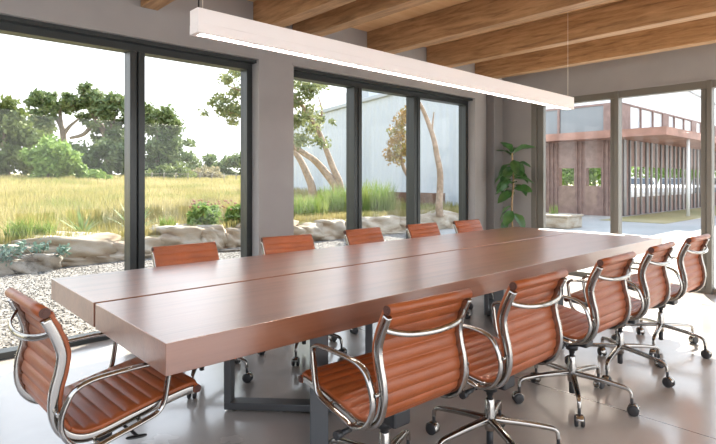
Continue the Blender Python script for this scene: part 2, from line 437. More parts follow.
# ------------------------------------------------------------------ table
TZ = .74; TX0, TX1, TY0, TY1 = .687, 5.35, 1.67, 3.19
t = empty('conference_table', (3.02, 2.43, 0))
def tp(x, y, z): return (x-3.02, y-2.43, z)
for a, b in ((TY0, 2.418), (2.440, TY1)):
    MB().box(tp(TX0, a, TZ-.107), tp(TX1, b, TZ), bevel=.0025).build('tabletop', M['walnut'], t)
MB().box(tp(TX0+.06, 2.41, TZ-.10), tp(TX1-.06, 2.448, TZ-.035)).build('joining_strip', M['walnut'], t)
def leg_frame(p0, p1, name='leg_frame'):
    a = Vector((*p0, 0)); b = Vector((*p1, 0)); d = (b-a); L = d.length; d.normalize(); n = Vector((-d.y, d.x, 0))
    mat = Matrix(((d.x, n.x, 0, a.x-3.02), (d.y, n.y, 0, a.y-2.43), (0,0,1,0), (0,0,0,1)))
    w, dp, zb, zt = .038, .08, .012, TZ-.109
    m = MB()
    m.box((0,-dp/2,zb), (L, dp/2, zb+w), mat, bevel=.003); m.box((0,-dp/2,zt-w), (L,dp/2,zt), mat, bevel=.003)
    m.box((0,-dp/2,zb+w), (w,dp/2,zt-w), mat, bevel=.003); m.box((L-w,-dp/2,zb+w), (L,dp/2,zt-w), mat, bevel=.003)
    o = m.build(name, M['leg_steel'], t)
    for s in (.05, L-.05):
        q = mat @ Vector((s, 0, 0)); MB().lathe([(.018, 0), (.018, .012)], 12, Matrix.Translation(q)).build('foot', M['black'], o)
leg_frame((1.425,2.64), (1.99,2.055)); leg_frame((1.42,1.80), (2.33,3.00))
leg_frame((4.66,3.06), (3.87,2.46)); leg_frame((4.20,2.83), (4.62,2.27))
tag(t, 'long walnut conference table with a centre gap and steel legs', 'table')

# ------------------------------------------------------------------ office chairs
PROF = [(.272,.462),(.255,.476),(.20,.474),(.10,.458),(0,.440),(-.080,.425),(-.140,.427),(-.186,.458),(-.206,.515),(-.204,.575),(-.189,.635),(-.182,.695),(-.199,.755),(-.227,.815),(-.239,.838)]
pr = spline(PROF, 14)
# resample evenly
pa = np.array(pr); seg = np.r_[0, np.cumsum(np.linalg.norm(np.diff(pa, axis=0), axis=1))]
LEN = seg[-1]; NS = 300
ss = np.linspace(0, LEN, NS); yy = np.interp(ss, seg, pa[:,0]); zz = np.interp(ss, seg, pa[:,1])
ty = np.gradient(yy, ss); tz = np.gradient(zz, ss); ll = np.hypot(ty, tz); ty /= ll; tz /= ll
# path runs from the seat front rearwards and up; the outer (under / rear) normal
ny, nz = tz, -ty      # for seat (t=-y): normal = (0, +1)-> sitter side
def pt(i, off, x): return (x, yy[i]+ny[i]*off, zz[i]+nz[i]*off)
def pad(s0, s1, pitch=.0465, hw=.219):
    idx = [i for i in range(NS) if s0-1e-6 <= ss[i] <= s1+1e-6]
    rows = []
    for i in idx:
        ph = abs(math.sin(PI*ss[i]/pitch)); tt = .0045+.0090*ph**.6
        ring = []
        for x in (-hw+.004, -hw*.9, 0, hw*.9, hw-.004): ring.append(pt(i, tt if abs(x) < hw*.95 else .0075, x))
        ring.append(pt(i, .005, hw)); ring.append(pt(i, -.005, hw))
        for x in (hw-.004, hw*.9, 0, -hw*.9, -hw+.004): ring.append(pt(i, -tt if abs(x) < hw*.95 else -.0075, x))
        ring.append(pt(i, -.005, -hw)); ring.append(pt(i, .005, -hw))
        rows.append(ring)
    m = MB(); k = len(rows[0]); vs = [v for r in rows for v in r]; fs = []
    for i in range(len(rows)-1):
        for j in range(k): fs.append((i*k+j, i*k+(j+1) % k, (i+1)*k+(j+1) % k, (i+1)*k+j))
    fs.append(tuple(range(k))); fs.append(tuple((len(rows)-1)*k+j for j in range(k)))
    m.add(vs, fs, True); return m
CURVE = float(np.interp(0, [0, 1], [0, 1]))
i_bend = int(np.argmin(np.abs(yy+.162)+np.abs(zz-.438)))
s_bend = round(ss[i_bend]/.0465)*.0465
UP = []     # upper, swivelling parts (name, object, subparts)
proto = empty('office_chair')
def up(o): UP.append(o); return o
seat = up(pad(.012, s_bend).build('seat', M['leather'], proto))
back = up(pad(s_bend, LEN-.006).build('backrest', M['leather'], proto))
def roll(name, c, r, hl):
    o = up(MB().tube([(-hl,*c),(-hl*.5,*c),(hl*.5,*c),(hl,*c)], r, 18).build(name, M['leather'], proto))
    for sgn in (-1, 1):
        m = MB().cyl((sgn*hl,*c), (sgn*(hl+.0035),*c), r*.93, 16).cyl((sgn*(hl+.003),*c), (sgn*(hl+.007),*c), r*.45, 12)
        e = m.build('roll_end_cap', M['leather_end'], o)
    return o
roll('head_roll', (-.251,.836), .0180, .216)
roll('front_roll', (.266,.456), .0155, .224)
RX_ = .2125
for sgn in (-1, 1):
    path = [(sgn*RX_, yy[i]-ny[i]*.020, zz[i]-nz[i]*.020) for i in range(6, NS-4, 4)]
    m = MB().sweep(path, rrect(.022, .030, .006), (1,0,0))
    up(m.build('side_rail', M['alu'], proto))
AX = .2480
for sgn in (-1, 1):
    arm = [(.118,.634),(.06,.640),(-.06,.639),(-.125,.634),(-.170,.617),(-.194,.585),(-.213,.53),(-.208,.475),(-.172,.424),(-.11,.402),(-.05,.412),(.04,.432),(.098,.450),(.122,.482),(.132,.53),(.140,.585),(.142,.616)]
    path = [(sgn*AX, a, b) for a, b in spline(arm, 5, True)]
    m = MB().sweep(path, circ(.0135, .0085, 12), (1,0,0), closed=True)
    for (a, b) in ((-.220,.545),(.045,.430),(-.10,.404)):
        m.cyl((sgn*(RX_), a, b), (sgn*AX, a, b), .0075, 10)
    up(m.build('armrest', M['alu'], proto))
# rear spreader bar
pb = [(-.212,-.227,.772),(-.19,-.245,.758),(-.12,-.273,.744),(0,-.285,.738),(.12,-.273,.744),(.19,-.245,.758),(.212,-.227,.772)]
up(MB().sweep(spline(pb, 5), rrect(.006, .020, .0028, 2), None).build('back_spreader', M['alu'], proto)) if False else \
up(MB().sweep(spline(pb, 5), circ(.011, .0055, 10), (0,.35,1)).build('back_spreader', M['alu'], proto))
# seat spreader arms
sp = MB()
for ya, za in ((.115,.444), (-.075,.415)):
    q = [(-.216,ya,za),(-.16,ya*.9,za-.028),(-.06,ya*.7,.392),(.06,ya*.7,.392),(.16,ya*.9,za-.028),(.216,ya,za)]
    sp.sweep(spline(q, 4), circ(.014, .008, 10), (0,1,0))
up(sp.build('seat_spreader', M['alu'], proto))
tm = MB().box((-.045,-.105,.325), (.045,.10,.392), bevel=.01).cyl((0,.11,.362), (0,.15,.362), .022, 16)
tm.lathe([(.032,.29),(.036,.32)], 18)
up(tm.build('tilt_mechanism', M['black'], proto))
lv = MB().tube(spline([(-.05,-.04,.368),(-.12,-.045,.366),(-.215,-.05,.362)], 4), .006, 8).cyl((-.215,-.05,.362), (-.268,-.052,.360), .011, 12).cyl((-.262,-.052,.360), (-.285,-.053,.3595), .016, 14).cyl((-.16,-.048,.364), (-.185,-.049,.3635), .010, 10)
up(lv.build('tension_rod', M['black'], proto))
lv = MB().tube(spline([(.05,.02,.368),(.13,.022,.368),(.19,.03,.362),(.225,.035,.355)], 5), .0055, 8)
lev = up(lv.build('height_lever', M['black'], proto))
pdl = MB().sweep(spline([(.214,.0,.354),(.225,.035,.352),(.236,.065,.353)], 4), circ(.011,.005,10), (1,0,0), scale=[.4,.8,1,1.05,1.05,1.05,1,.8,.4])
pdl.build('paddle', M['black'], lev)
# gas column and base
LOW = []
up(MB().lathe([(.0125,.20),(.0125,.268),(.0165,.27),(.018,.335)], 18).build('gas_column', M['black'], proto))
LOW.append(MB().lathe([(.020,.118),(.0235,.124),(.025,.205),(.0215,.222),(.020,.262),(.016,.266)], 20).build('base_hub', M['alu'], proto))
LOW.append(MB().lathe([(.012,.052),(.0155,.055),(.016,.12)], 16).build('column_tip', M['black'], proto))
lp = spline([(.016,0,.168),(.09,0,.163),(.17,0,.155),(.250,0,.144),(.284,0,.136),(.301,0,.120),(.306,0,.092)], 5)
nL = len(lp); sc = [((.024-.010*min(1, i/(nL*.75)))/.024, (1.15-.45*min(1, i/(nL*.75)))) for i in range(nL)]
legm = MB().sweep(lp, rrect(.036, .024, .008, 3), (0,1,0), scale=sc)
legs = []
for k in range(5):
    if k == 0: L0 = legm.build('base_leg', M['alu'], proto)
    else:
        L0 = legs[0].copy(); COL.objects.link(L0); L0.parent = proto
    L0.rotation_euler = (0, 0, 2*PI*k/5); legs.append(L0)
cm = MB()
cm.cyl((.306,0,.098), (.306,0,.060), .008, 10)
for s in (-1, 1):
    cm.lathe([(.010,-.0095),(.025,-.0085),(.0285,-.004),(.0285,.004),(.025,.0085),(.010,.0095)], 20, Matrix.Translation((.314, s*.0155, .0285)) @ Matrix.Rotation(PI/2, 4, 'X'))
cas0 = cm.build('caster', M['rubber'], legs[0])
hood = MB().sweep([(.314-.030*math.cos(a), 0, .0285+.032*math.sin(a)) for a in np.linspace(-.35, PI*.9, 12)], rrect(.036, .003, .001, 1), (0,1,0))
hood0 = hood.build('caster_hood', M['alu'], legs[0])
for k in range(1, 5):
    for src in (cas0, hood0):
        c = src.copy(); COL.objects.link(c); c.parent = legs[k]
LOW_SET = set(o.name for o in LOW)

def place_chair(o, x, y, rz, base, dz=0.):
    o.location = (x, y, 0); o.rotation_euler = (0, 0, rz)
    k = 0
    for ch in o.children:
        nm = ch.name.split('.')[0]
        if nm == 'base_leg':
            ch.rotation_euler = (0, 0, base-rz+2*PI*k/5); k += 1
        elif nm not in ('base_hub', 'column_tip'):
            ch.location = (0, 0, dz)
            if nm == 'armrest' and 0 < abs(rz) < 3 and abs(rz) > 1: ch.scale = (1, 1, .945)
def copy_chair():
    r = proto.copy(); COL.objects.link(r)
    for ch in list(proto.children):
        c = ch.copy(); COL.objects.link(c); c.parent = r
        for g in list(ch.children):
            d = g.copy(); COL.objects.link(d); d.parent = c
    return r
CH = [
 (.625,2.105,R(-87),R(20),.016,'brown leather office chair at the near head of the table','chair at the table head'),
 (1.495,1.475,R(-3),R(24),-.006,'brown leather office chair on right side nearest the camera','chairs on the right side of the table'),
 (2.08,1.37,R(0),R(24),.012,'second brown leather office chair from the camera along the right side','chairs on the right side of the table'),
 (2.93,1.385,R(0),R(68),.012,'middle brown leather office chair of the five along the right side','chairs on the right side of the table'),
 (3.635,1.39,R(2),R(43),.012,'fourth brown leather office chair from the camera along the right side','chairs on the right side of the table'),
 (4.40,1.385,R(-1),R(45),.012,'farthest right side brown leather office chair with its base in the sunlight','chairs on the right side of the table'),
 (1.53,3.15,R(180),R(18),-.018,'orange brown leather chair across the table, leftmost, before the gravel and boulders','chairs on the window side of the table'),
 (2.333,3.14,R(175),R(7),-.018,'leather chair across the table standing before the plaster wall between the windows','chairs on the window side of the table'),
 (3.21,3.18,R(183),R(30),-.018,'middle leather chair of the five across the table on the window side','chairs on the window side of the table'),
 (3.995,3.17,R(180),R(50),-.018,'fourth leather chair from the left across the table on the window side','chairs on the window side of the table'),
 (4.70,3.14,R(180),R(12),-.018,'farthest leather chair across the table, beside the potted fig','chairs on the window side of the table'),
]
chairs = [proto]+[copy_chair() for _ in CH[1:]]
for o, c in zip(chairs, CH):
    place_chair(o, *c[:5]); tag(o, c[5], 'chair', 'brown leather office chairs around the table')

# ------------------------------------------------------------------ potted fig
fx, fy = 6.40, 3.86
fig = empty('potted_fig', (fx, fy, 0))
MB().lathe([(.13,0),(.15,.01),(.18,.30),(.185,.32),(.17,.32),(.165,.29)], 24).build('pot', M['pot'], fig)
MB().lathe([(0.,.285),(.166,.285),(.166,.29)], 24).build('soil', M['soil'], fig)
MB().tube(spline([(0,0,.28),(.01,.005,.6),(-.01,0,.95),(.015,-.01,1.25),(.005,0,1.5),(0,0,1.64)], 5), .012, 8).build('stem', M['fig_stem'], fig)
def leaf_mesh(L, W, droop, nseg=7):
    vs = []; fs = []
    for i in range(nseg+1):
        tt = i/nseg; wd = W*.5*(math.sin(PI*min(1, tt**1.25*.97+.03))**.75)
        x = L*tt; z = -droop*L*tt*tt
        for j, s in enumerate((-1, -.5, 0, .5, 1)):
            vs.append(Vector((x, s*wd, z+abs(s)*wd*.35+.006*math.sin(tt*14+s))))
    for i in range(nseg):
        for j in range(4): fs.append((i*5+j, i*5+j+1, i*5+j+6, i*5+j+5))
    return vs, fs
fol = MB(); rr = random.Random(5)
heights = [1.64,1.63,1.61,1.58,1.55,1.53,1.50,1.48,1.45,1.43,1.40,1.38,1.35,1.33,1.30,1.28,1.25,1.23,1.20,1.18,1.15,1.12,1.10,.92,.86,.82,.76]
for i, h in enumerate(heights):
    az = i*2.399+.6; el = .8 if h > 1.57 else rr.uniform(-.5, .35)
    if h < 1: az = [2.5,3.4,4.6,2.9][i-23]; el = -.45
    L = rr.uniform(.19,.26); W = L*rr.uniform(.58,.70)
    vs, fs = leaf_mesh(L, W, rr.uniform(.3,.7))
    mt = Matrix.Translation((0,0,h)) @ Matrix.Rotation(az, 4, 'Z') @ Matrix.Rotation(-el, 4, 'Y') @ Matrix.Translation((.03,0,0)) @ Matrix.Rotation(rr.uniform(-.6,.6), 4, 'X')
    fol.add([mt @ v for v in vs], fs, True)
    fol.tube([(0,0,h-.02), tuple(mt @ Vector((.004,0,0)))], .0035, 6)
fol.build('foliage', M['leaf_fig'], fig)
tag(fig, 'tall potted fig with broad glossy leaves in the far corner', 'plant')

# ------------------------------------------------------------------ outside: ground
struct(MB().box((-60,-60,-.6), (120,90,-.03)).build('patio', M['concrete']), 'pale concrete patio outside the end windows')
struct(MB().box((-22,WY+T,-.1), (9.2,8.95,-.012)).build('gravel_bed', M['gravel']), 'pale gravel strip between window wall and boulders')
def ground_z(x, y): return .36+.033*max(0., y-9.2)+.03*math.sin(x*.7+y*.3)
nx, nyy = 60, 40
X = np.linspace(-40, 13.9, nx); Y = np.r_[8.74, 8.84+(np.linspace(0, 1, nyy-1)**1.6)*46]
V = []; 
for y in Y:
    for x in (X if y < 21.2 else np.linspace(-40, 70, nx)): V.append((x, y, ground_z(x, y) if y > 8.8 else -.1))
Fq = [[j*nx+i, j*nx+i+1, (j+1)*nx+i+1, (j+1)*nx+i] for j in range(nyy-1) for i in range(nx-1)]
struct(fast_mesh('meadow', np.array(V), np.array(Fq), M['meadow']), 'sunlit dry meadow rising behind the boulders')
# gravel stones
n = 15000
px = rng.uniform(-.8, 8.5, n); py = WY+T+.03+rng.random(n)*3.9
ico = bmesh.new(); bmesh.ops.create_icosphere(ico, subdivisions=1, radius=1); ico.verts.index_update()
iv = np.array([v.co[:] for v in ico.verts]); iF = np.array([[v.index for v in f.verts] for f in ico.faces]); ico.free()
s = rng.uniform(.006, .0145, (n,1,1))*rng.uniform(.6,1.2,(n,1,3)); ang = rng.uniform(0, 2*PI, n)
vv = iv[None]*s; c, sn = np.cos(ang)[:,None], np.sin(ang)[:,None]
V = np.stack([vv[...,0]*c-vv[...,1]*sn+px[:,None], vv[...,0]*sn+vv[...,1]*c+py[:,None], vv[...,2]*.8-.008], -1).reshape(-1, 3)
Fi = (iF[None]+(np.arange(n)*len(iv))[:,None,None]).reshape(-1, 3)
tag(fast_mesh('gravel', V, Fi, M['gravel_stone']), 'loose pale gravel stones outside the left windows', 'gravel', kind='stuff')

# ------------------------------------------------------------------ grass
def blades(name, pts, h, w, mat, lean=.35, parent=None):
    n = len(pts); az = rng.uniform(0, 2*PI, n); h = np.asarray(h); w = np.asarray(w)
    la = rng.uniform(0, 2*PI, n); lm = rng.random(n)*lean*h
    bx, by = np.cos(az)*w*.5, np.sin(az)*w*.5
    mx_, my_ = np.cos(la)*lm, np.sin(la)*lm
    P = np.asarray(pts)
    z0 = np.zeros(n)
    v0 = P+np.stack([bx, by, z0-.02], -1); v1 = P+np.stack([-bx, -by, z0-.02], -1)
    v2 = P+np.stack([-bx*.7+mx_*.35, -by*.7+my_*.35, h*.6], -1); v3 = P+np.stack([bx*.7+mx_*.35, by*.7+my_*.35, h*.6], -1)
    v4 = P+np.stack([mx_, my_, h*(1-.2*lm/np.maximum(h,1e-3))], -1)
    V = np.stack([v0, v1, v2, v3, v4], 1).reshape(-1, 3); i = np.arange(n)*5
    F = np.concatenate([np.stack([i, i+1, i+2], -1), np.stack([i, i+2, i+3], -1), np.stack([i+3, i+2, i+4], -1)])
    return fast_mesh(name, V, F, mat, parent)
gx, gy, gz, gh, gw = [], [], [], [], []
for k in range(70000):
    q = rng.random(); y = 8.86+q**1.7*33; 
    lo, hi = at_y(-60, y)[0], (min(13.6, at_y(480, y)[0]) if y < 21.4 else at_y(300, y)[0])
    x = lo+(hi-lo)*rng.random()
    gx.append(x); gy.append(y); gz.append(ground_z(x, y)); gh.append((.16+.20*rng.random())*(1 if y > 11 else .55 if y < 9.8 else .75)); gw.append(.010+.0012*(y-8))
tag(blades('meadow_grass', np.stack([gx, gy, gz], -1), gh, gw, M['grass']), 'long dry yellow green grass covering the meadow', 'grass', kind='stuff')

def grass_clump(name, x, y, r, h, nb, mat, label, cat, group=None, zb=None):
    e = empty(name, (x, y, ground_z(x, y) if zb is None else zb))
    a = rng.uniform(0, 2*PI, nb); q = np.sqrt(rng.random(nb))*r
    pts = np.stack([np.cos(a)*q, np.sin(a)*q, np.zeros(nb)], -1)
    blades('blades', pts, h*rng.uniform(.55,1.05,nb), np.full(nb, .018+.006*h), mat, .55, e)
    return tag(e, label, cat, group)

# ------------------------------------------------------------------ boulders
def boulder(cx, cy, cz, lx, ly, lz, seed, mat, label, rot=0.):
    r_ = np.random.default_rng(seed); bm = bmesh.new(); bmesh.ops.create_icosphere(bm, subdivisions=4, radius=1)
    ph = r_.uniform(0, 6.28, (8,3)); fr = r_.uniform(1.5, 8.5, (8,3))
    for v in bm.verts:
        c = np.array(v.co); p = 8.; nrm = (np.abs(c)**p).sum()**(1/p); d = c/nrm
        f = sum(math.sin(fr[i] @ d+ph[i,0])*(.06/(1+i*.16)) for i in range(8)); d = d*(1+f)
        d[2] += .04*math.sin(d[0]*4+ph[0,1])+.02*math.sin(d[0]*13+d[1]*9+ph[1,1])
        v.co = Vector((d[0]*lx/2, d[1]*ly/2, d[2]*lz/2))
    me = bpy.data.meshes.new('limestone_boulder'); bm.to_mesh(me); bm.free()
    me.polygons.foreach_set('use_smooth', [True]*len(me.polygons)); me.materials.append(mat)
    o = bpy.data.objects.new('limestone_boulder', me); COL.objects.link(o); o.location = (cx, cy, cz); o.rotation_euler = (0, 0, rot)
    return tag(o, label, 'boulder', 'limestone boulders edging the meadow')
BY = 8.62
# (u0,u1, v_top, v_bottom, depth, rough?, label)
BOL = [
 (-45,22,246,258,.8,0,'tan limestone slab at the left edge of the photo, above pitted rocks'),
 (14,117,237,257,.9,0,'long cream limestone slab with rounded top left of the dark mullion'),
 (-50,14,257,276,.7,1,'pitted limestone rock at the bottom left edge of the boulder row'),
 (10,60,255,270,.7,1,'knobbly pitted limestone rock under the long cream slab'),
 (58,130,254,265.5,.8,0,'lower flat tan limestone slab with its right end behind the mullion'),
 (112,163,239,252,.8,0,'upper limestone block crossing behind the dark mullion'),
 (128,170,252,263,.8,0,'lower limestone block behind the mullion and leftmost orange chair'),
 (160,203,236,252,.8,0,'whitish limestone slab above the leftmost chair across the table'),
 (165,212,251,262,.8,0,'lower limestone slab hidden mostly by the leftmost chair'),
 (200,226,236,246,.8,0,'flat tan limestone slab just under the green flowering bush'),
 (200,222,246,257,.7,0,'small brown limestone block beside the leftmost chair back'),
 (222,248,236,249,.8,0,'pale limestone block beside the right jamb of the first window'),
 (220,262,248,256,.7,1,'low pitted rock at the foot of the first window jamb'),
 (244,300,234,252,.8,0,'limestone block behind the plaster wall panel'),
 (296,322,231,246,.8,0,'grey limestone block seen just right of the plaster wall panel'),
 (318,346,229,241,.8,0,'limestone block left of the second window mullion'),
 (300,345,243,251,.7,0,'low limestone slab above the second chair across the table'),
 (344,372,226,242,.8,0,'limestone block behind the first mullion of the second window'),
 (362,400,222,232,.8,0,'sunlit flat limestone slab behind the middle chair across the table'),
 (374,412,231,242,.7,0,'lower limestone slab between the middle and fourth chair backs'),
 (398,432,220,231,.8,0,'pale limestone slab behind the fourth chair across the table'),
 (428,458,216,233,.8,0,'grey limestone block between the two farthest chair backs'),
]
for i, (u0, u1, v0, v1, dp, rough, lab) in enumerate(BOL):
    yb = BY+(.12 if not rough else -.12)
    x0, x1 = at_y(u0, yb)[0], at_y(u1, yb)[0]; cx = (x0+x1)/2; d = depth(cx, yb)
    zt, zb = hgt(v0, d), hgt(v1, d)
    if zb < .12: zb = -.08
    if u0 > 125 and zt > .08: zt = max(zt, .40)+.05*math.sin(i*2.1)
    boulder(cx, yb+dp/2-.1, (zt+zb)/2, (x1-x0)*1.02, dp, (zt-zb)*1.0, 100+i, M['limestone_rough' if rough else 'limestone'], lab)

# ------------------------------------------------------------------ shrubs and clumps
def leaf_cloud(name, centres, radii, n, size, mat, parent, flat=.8, jitter=.35):
    cen = np.asarray(centres, float); rad = np.asarray(radii, float); k = len(cen)
    wgt = rad**2; wgt = wgt/wgt.sum()
    ci = rng.choice(k, n, p=wgt)
    d = rng.normal(size=(n,3)); q = np.linalg.norm(d, axis=1)[:,None]; d = d/q*np.minimum(q, 2.4)
    P = cen[ci]+d*(.52*rad[ci])[:,None]*np.array([1,1,flat])
    a = rng.normal(size=(n,3)); a /= np.linalg.norm(a, axis=1)[:,None]
    b = np.cross(a, rng.normal(size=(n,3))); b /= np.linalg.norm(b, axis=1)[:,None]
    s = size*rng.uniform(.6,1.3,n)[:,None]
    V = np.stack([P-a*s, P+b*s*.45, P+a*s, P-b*s*.45], 1).reshape(-1,3)
    F = np.arange(n*4).reshape(n,4)
    return fast_mesh(name, V, F, mat, parent)

def bush(u, v_top, w_px, y, label, mat='bush', nl=2600, flowers=0, size=.055, name='flowering_bush'):
    x, _ = at_y(u, y); d = depth(x, y); g = ground_z(x, y); h = hgt(v_top, d)-g; w = w_px*d/F_PX
    e = empty(name, (x, y, g))
    cs = [(random.uniform(-.3,.3)*w, random.uniform(-.2,.2)*w, h*random.uniform(.3,.68)) for _ in range(9)]
    leaf_cloud('foliage', cs, [min(w,h)*random.uniform(.26,.36) for _ in cs], nl, size, M[mat], e, 1.)
    m = MB()
    for c in cs[:5]: m.tube([(0,0,-.02), (c[0]*.4,c[1]*.4,c[2]*.6), c], .012, 5)
    m.build('stems', M['bark'], e)
    if flowers:
        P = np.stack([rng.uniform(-.5,.5,flowers)*w, rng.uniform(-.3,.3,flowers)*w, h*rng.uniform(.8,1.15,flowers)], -1)
        nn = len(P); vv = (iv[None]*.02)+P[:,None]; fast_mesh('seed_heads', vv.reshape(-1,3), (iF[None]+(np.arange(nn)*len(iv))[:,None,None]).reshape(-1,3), M['flower'], e)
    return tag(e, label, 'bush')
bush(209,203,42,9.15,'round bright green bush with dark seed heads left of window jamb', flowers=26)
bush(239,205,30,9.25,'green bush partly hidden behind the right jamb of first window', flowers=14)
grass_clump('grass_tuft', *at_y(20,9.15), .18, .42, 160, M['reed'], 'bright green grass tuft above the left end of the boulders', 'grass tuft')
grass_clump('grass_tuft', *at_y(44,9.2), .14, .36, 130, M['reed'], 'second green grass tuft from the left, above the cream slab', 'grass tuft')
grass_clump('grass_tuft', *at_y(168,9.2), .14, .34, 120, M['reed'], 'low grass tuft above the whitish slab beside the mullion', 'grass tuft')
grass_clump('grass_tuft', *at_y(308,9.6), .45, .62, 420, M['reed'], 'wide bushy grass clump right of the plaster wall panel', 'grass tuft')
grass_clump('grass_tuft', *at_y(336,9.9), .40, .85, 380, M['reed'], 'grass clump below the leaning trunks, left of the mullion', 'grass tuft')
grass_clump('grass_tuft', *at_y(374,9.8), .55, .98, 620, M['reed'], 'tallest green ornamental grass clump right of the second window mullion', 'grass tuft')
def yucca(u, y, h, label):
    x, _ = at_y(u, y); e = empty('yucca', (x, y, ground_z(x, y)))
    m = MB(); r_ = random.Random(int(u))
    for i in range(34):
        az = r_.uniform(0, 2*PI); el = r_.uniform(.35, 1.45); L = h*r_.uniform(.75,1.1)
        d = Vector((math.cos(az)*math.cos(el), math.sin(az)*math.cos(el), math.sin(el))); sd = Vector((-math.sin(az), math.cos(az), 0))*.016
        q = d*L*.5
        m.add([sd*.8, -sd*.8, q-sd, q+sd, d*L-Vector((0,0,.08*L))], [(0,1,2,3),(3,2,4)])
    m.build('leaves', M['yucca'], e)
    return tag(e, label, 'yucca')
yucca(82,9.5,.52,'spiky yucca above the long cream slab'); yucca(134,9.6,.75,'larger spiky yucca behind the dark mullion')
# trailing plant on the boulders
e = empty('creeping_plant', (*at_y(41,8.40), .22))
cs = [(random.uniform(-.55,.4), random.uniform(-.05,.08), random.uniform(-.03,.15)) for _ in range(10)]
leaf_cloud('foliage', cs, [.085]*10, 420, .035, M['blue_leaf'], e, 1.)
m = MB(); 
for c in cs: m.tube([(0,.05,-.1), c], .006, 5)
m.build('stems', M['bark'], e)
tag(e, 'small blue green creeping plant spilling over the boulders at left', 'plant')

# ------------------------------------------------------------------ trees
def tree(name, label, base, trunks, clouds, nl, size, leaf='oak_leaf', bark='bark', cat='tree', group=None):
    """base (x,y,z); trunks: list of (points, r0, r1) and clouds: (centre, radius) in world coordinates"""
    e = empty(name, base); B = Vector(base)
    tr = MB()
    for pts, r0, r1 in trunks:
        q = spline([tuple(Vector(p)-B) for p in pts], 5); k = len(q)
        tr.tube(q, 1., 8, scale=[r0+(r1-r0)*i/(k-1) for i in range(k)])
    if trunks: tr.build('trunk', M[bark], e)
    leaf_cloud('foliage', [tuple(Vector(c)-B) for c, r in clouds], [r for c, r in clouds], nl, size, M[leaf], e)
    return tag(e, label, cat, group)
def W(u, v, d, off=0.):
    x, y = at_d(u, d+off); return (x, y, hgt(v, d+off))
rt = random.Random(21)
def crown(pxs, d, jit=1.2, lo=.5, hi=.8):
    out = []
    for u, v, r in pxs:
        for q in range(4):
            a = rt.uniform(0, 6.28); k = rt.uniform(.2, .75)*r
            out.append((W(u+k*math.cos(a), v+k*.8*math.sin(a), d, rt.uniform(-jit, jit)), r*rt.uniform(lo, hi)*d/F_PX))
    return out
def gz_(u, d):
    x, y = at_d(u, d); return (x, y, ground_z(x, y))
# the big live oaks at the meadow edge, left window
D = 44
b = gz_(66, D)
tree('live_oak', 'dark live oak with forked bare trunk left of the tallest crown', b,
     [([b, W(64,150,D), W(62,128,D), W(52,112,D), W(42,100,D)], .34, .12), ([W(63,135,D), W(70,126,D), W(80,118,D)], .2, .08), ([W(62,128,D), W(60,110,D), W(64,98,D)], .18, .06)],
     crown([(40,95,9),(46,104,9),(35,102,8),(50,96,6),(38,112,8),(62,108,8),(66,98,7),(72,104,7),(54,120,7),(48,126,8),(36,120,8),(30,128,9),(42,132,7)], D), 3200, .24)
b = gz_(108, D)
tree('live_oak', 'tallest dark live oak beside the mullion of the left window', b,
     [([b, W(108,150,D), W(104,132,D), W(96,122,D), W(84,134,D), W(70,138,D)], .38, .12), ([W(106,145,D), W(112,125,D), W(116,108,D)], .26, .08), ([W(104,132,D), W(92,112,D), W(86,98,D)], .2, .07)],
     crown([(86,86,5),(88,98,10),(78,106,9),(98,98,9),(108,100,10),(118,104,10),(126,112,10),(94,112,10),(106,116,10),(84,118,7),(120,126,11),(132,120,10),(114,134,9),(126,140,10),(100,128,7),(118,142,9),(92,124,5),(96,140,6)], D), 5600, .24)
b = gz_(6, 34)
tree('cedar_tree', 'broad olive green cedar filling the left edge of the window', b, [([b, W(5,140,34), W(8,110,34)], .3, .08)],
     crown([(10,102,7),(4,112,10),(18,112,8),(-6,118,12),(10,126,14),(26,128,12),(-8,140,16),(16,146,16),(38,142,12),(-2,162,16),(24,164,14),(46,156,10)], 34), 6500, .20, 'juniper_leaf')
b = gz_(50, 31)
tree('cedar_tree', 'bright green low cedar spreading in front of the oaks', b, [([b, W(50,160,31), W(52,145,31)], .2, .08)],
     crown([(44,148,10),(56,146,10),(66,154,10),(34,158,11),(52,162,12),(70,166,9),(82,170,8),(96,175,7),(60,172,9),(40,174,9),(108,179,5)], 31), 4200, .17, 'bush')
b = gz_(98, 40)
tree('live_oak', 'shaded low oak thicket under the tallest live oak', b, [([b, W(98,165,40), W(98,150,40)], .25, .1)],
     crown([(80,152,11),(92,158,12),(104,152,12),(116,158,12),(128,152,12),(76,166,9),(100,170,11),(122,170,11),(134,166,10)], 40), 4200, .22)
# second pane
b = gz_(158, 42)
tree('live_oak', 'rounded pale green oak right of the left mullion', b, [([b, W(158,150,42), W(158,130,42)], .3, .1)],
     crown([(150,112,10),(160,114,10),(168,120,10),(146,126,12),(160,130,13),(174,132,11),(182,142,10),(150,146,13),(166,150,13),(180,158,11),(190,160,8),(148,166,12),(168,168,12)], 42), 5600, .22)
b = gz_(214, 52)
tree('live_oak', 'low distant oak hedge under the open sky in second pane', b, [([b, W(214,176,52), W(214,168,52)], .25, .1)],
     crown([(196,164,9),(206,160,8),(216,166,8),(226,162,8),(236,160,8),(246,164,9),(200,176,9),(214,178,9),(228,176,9),(242,178,9)], 52), 3000, .26)
b = gz_(208, 40)
tree('dry_shrub', 'grey brown rounded shrub at the meadow edge in second pane', b, [([b, W(208,182,40), W(208,174,40)], .12, .05)],
     crown([(200,175,8),(210,171,9),(218,174,8),(208,182,8),(222,182,7)], 40), 1600, .17, 'grey_leaf', cat='shrub')
b = gz_(176, 37)
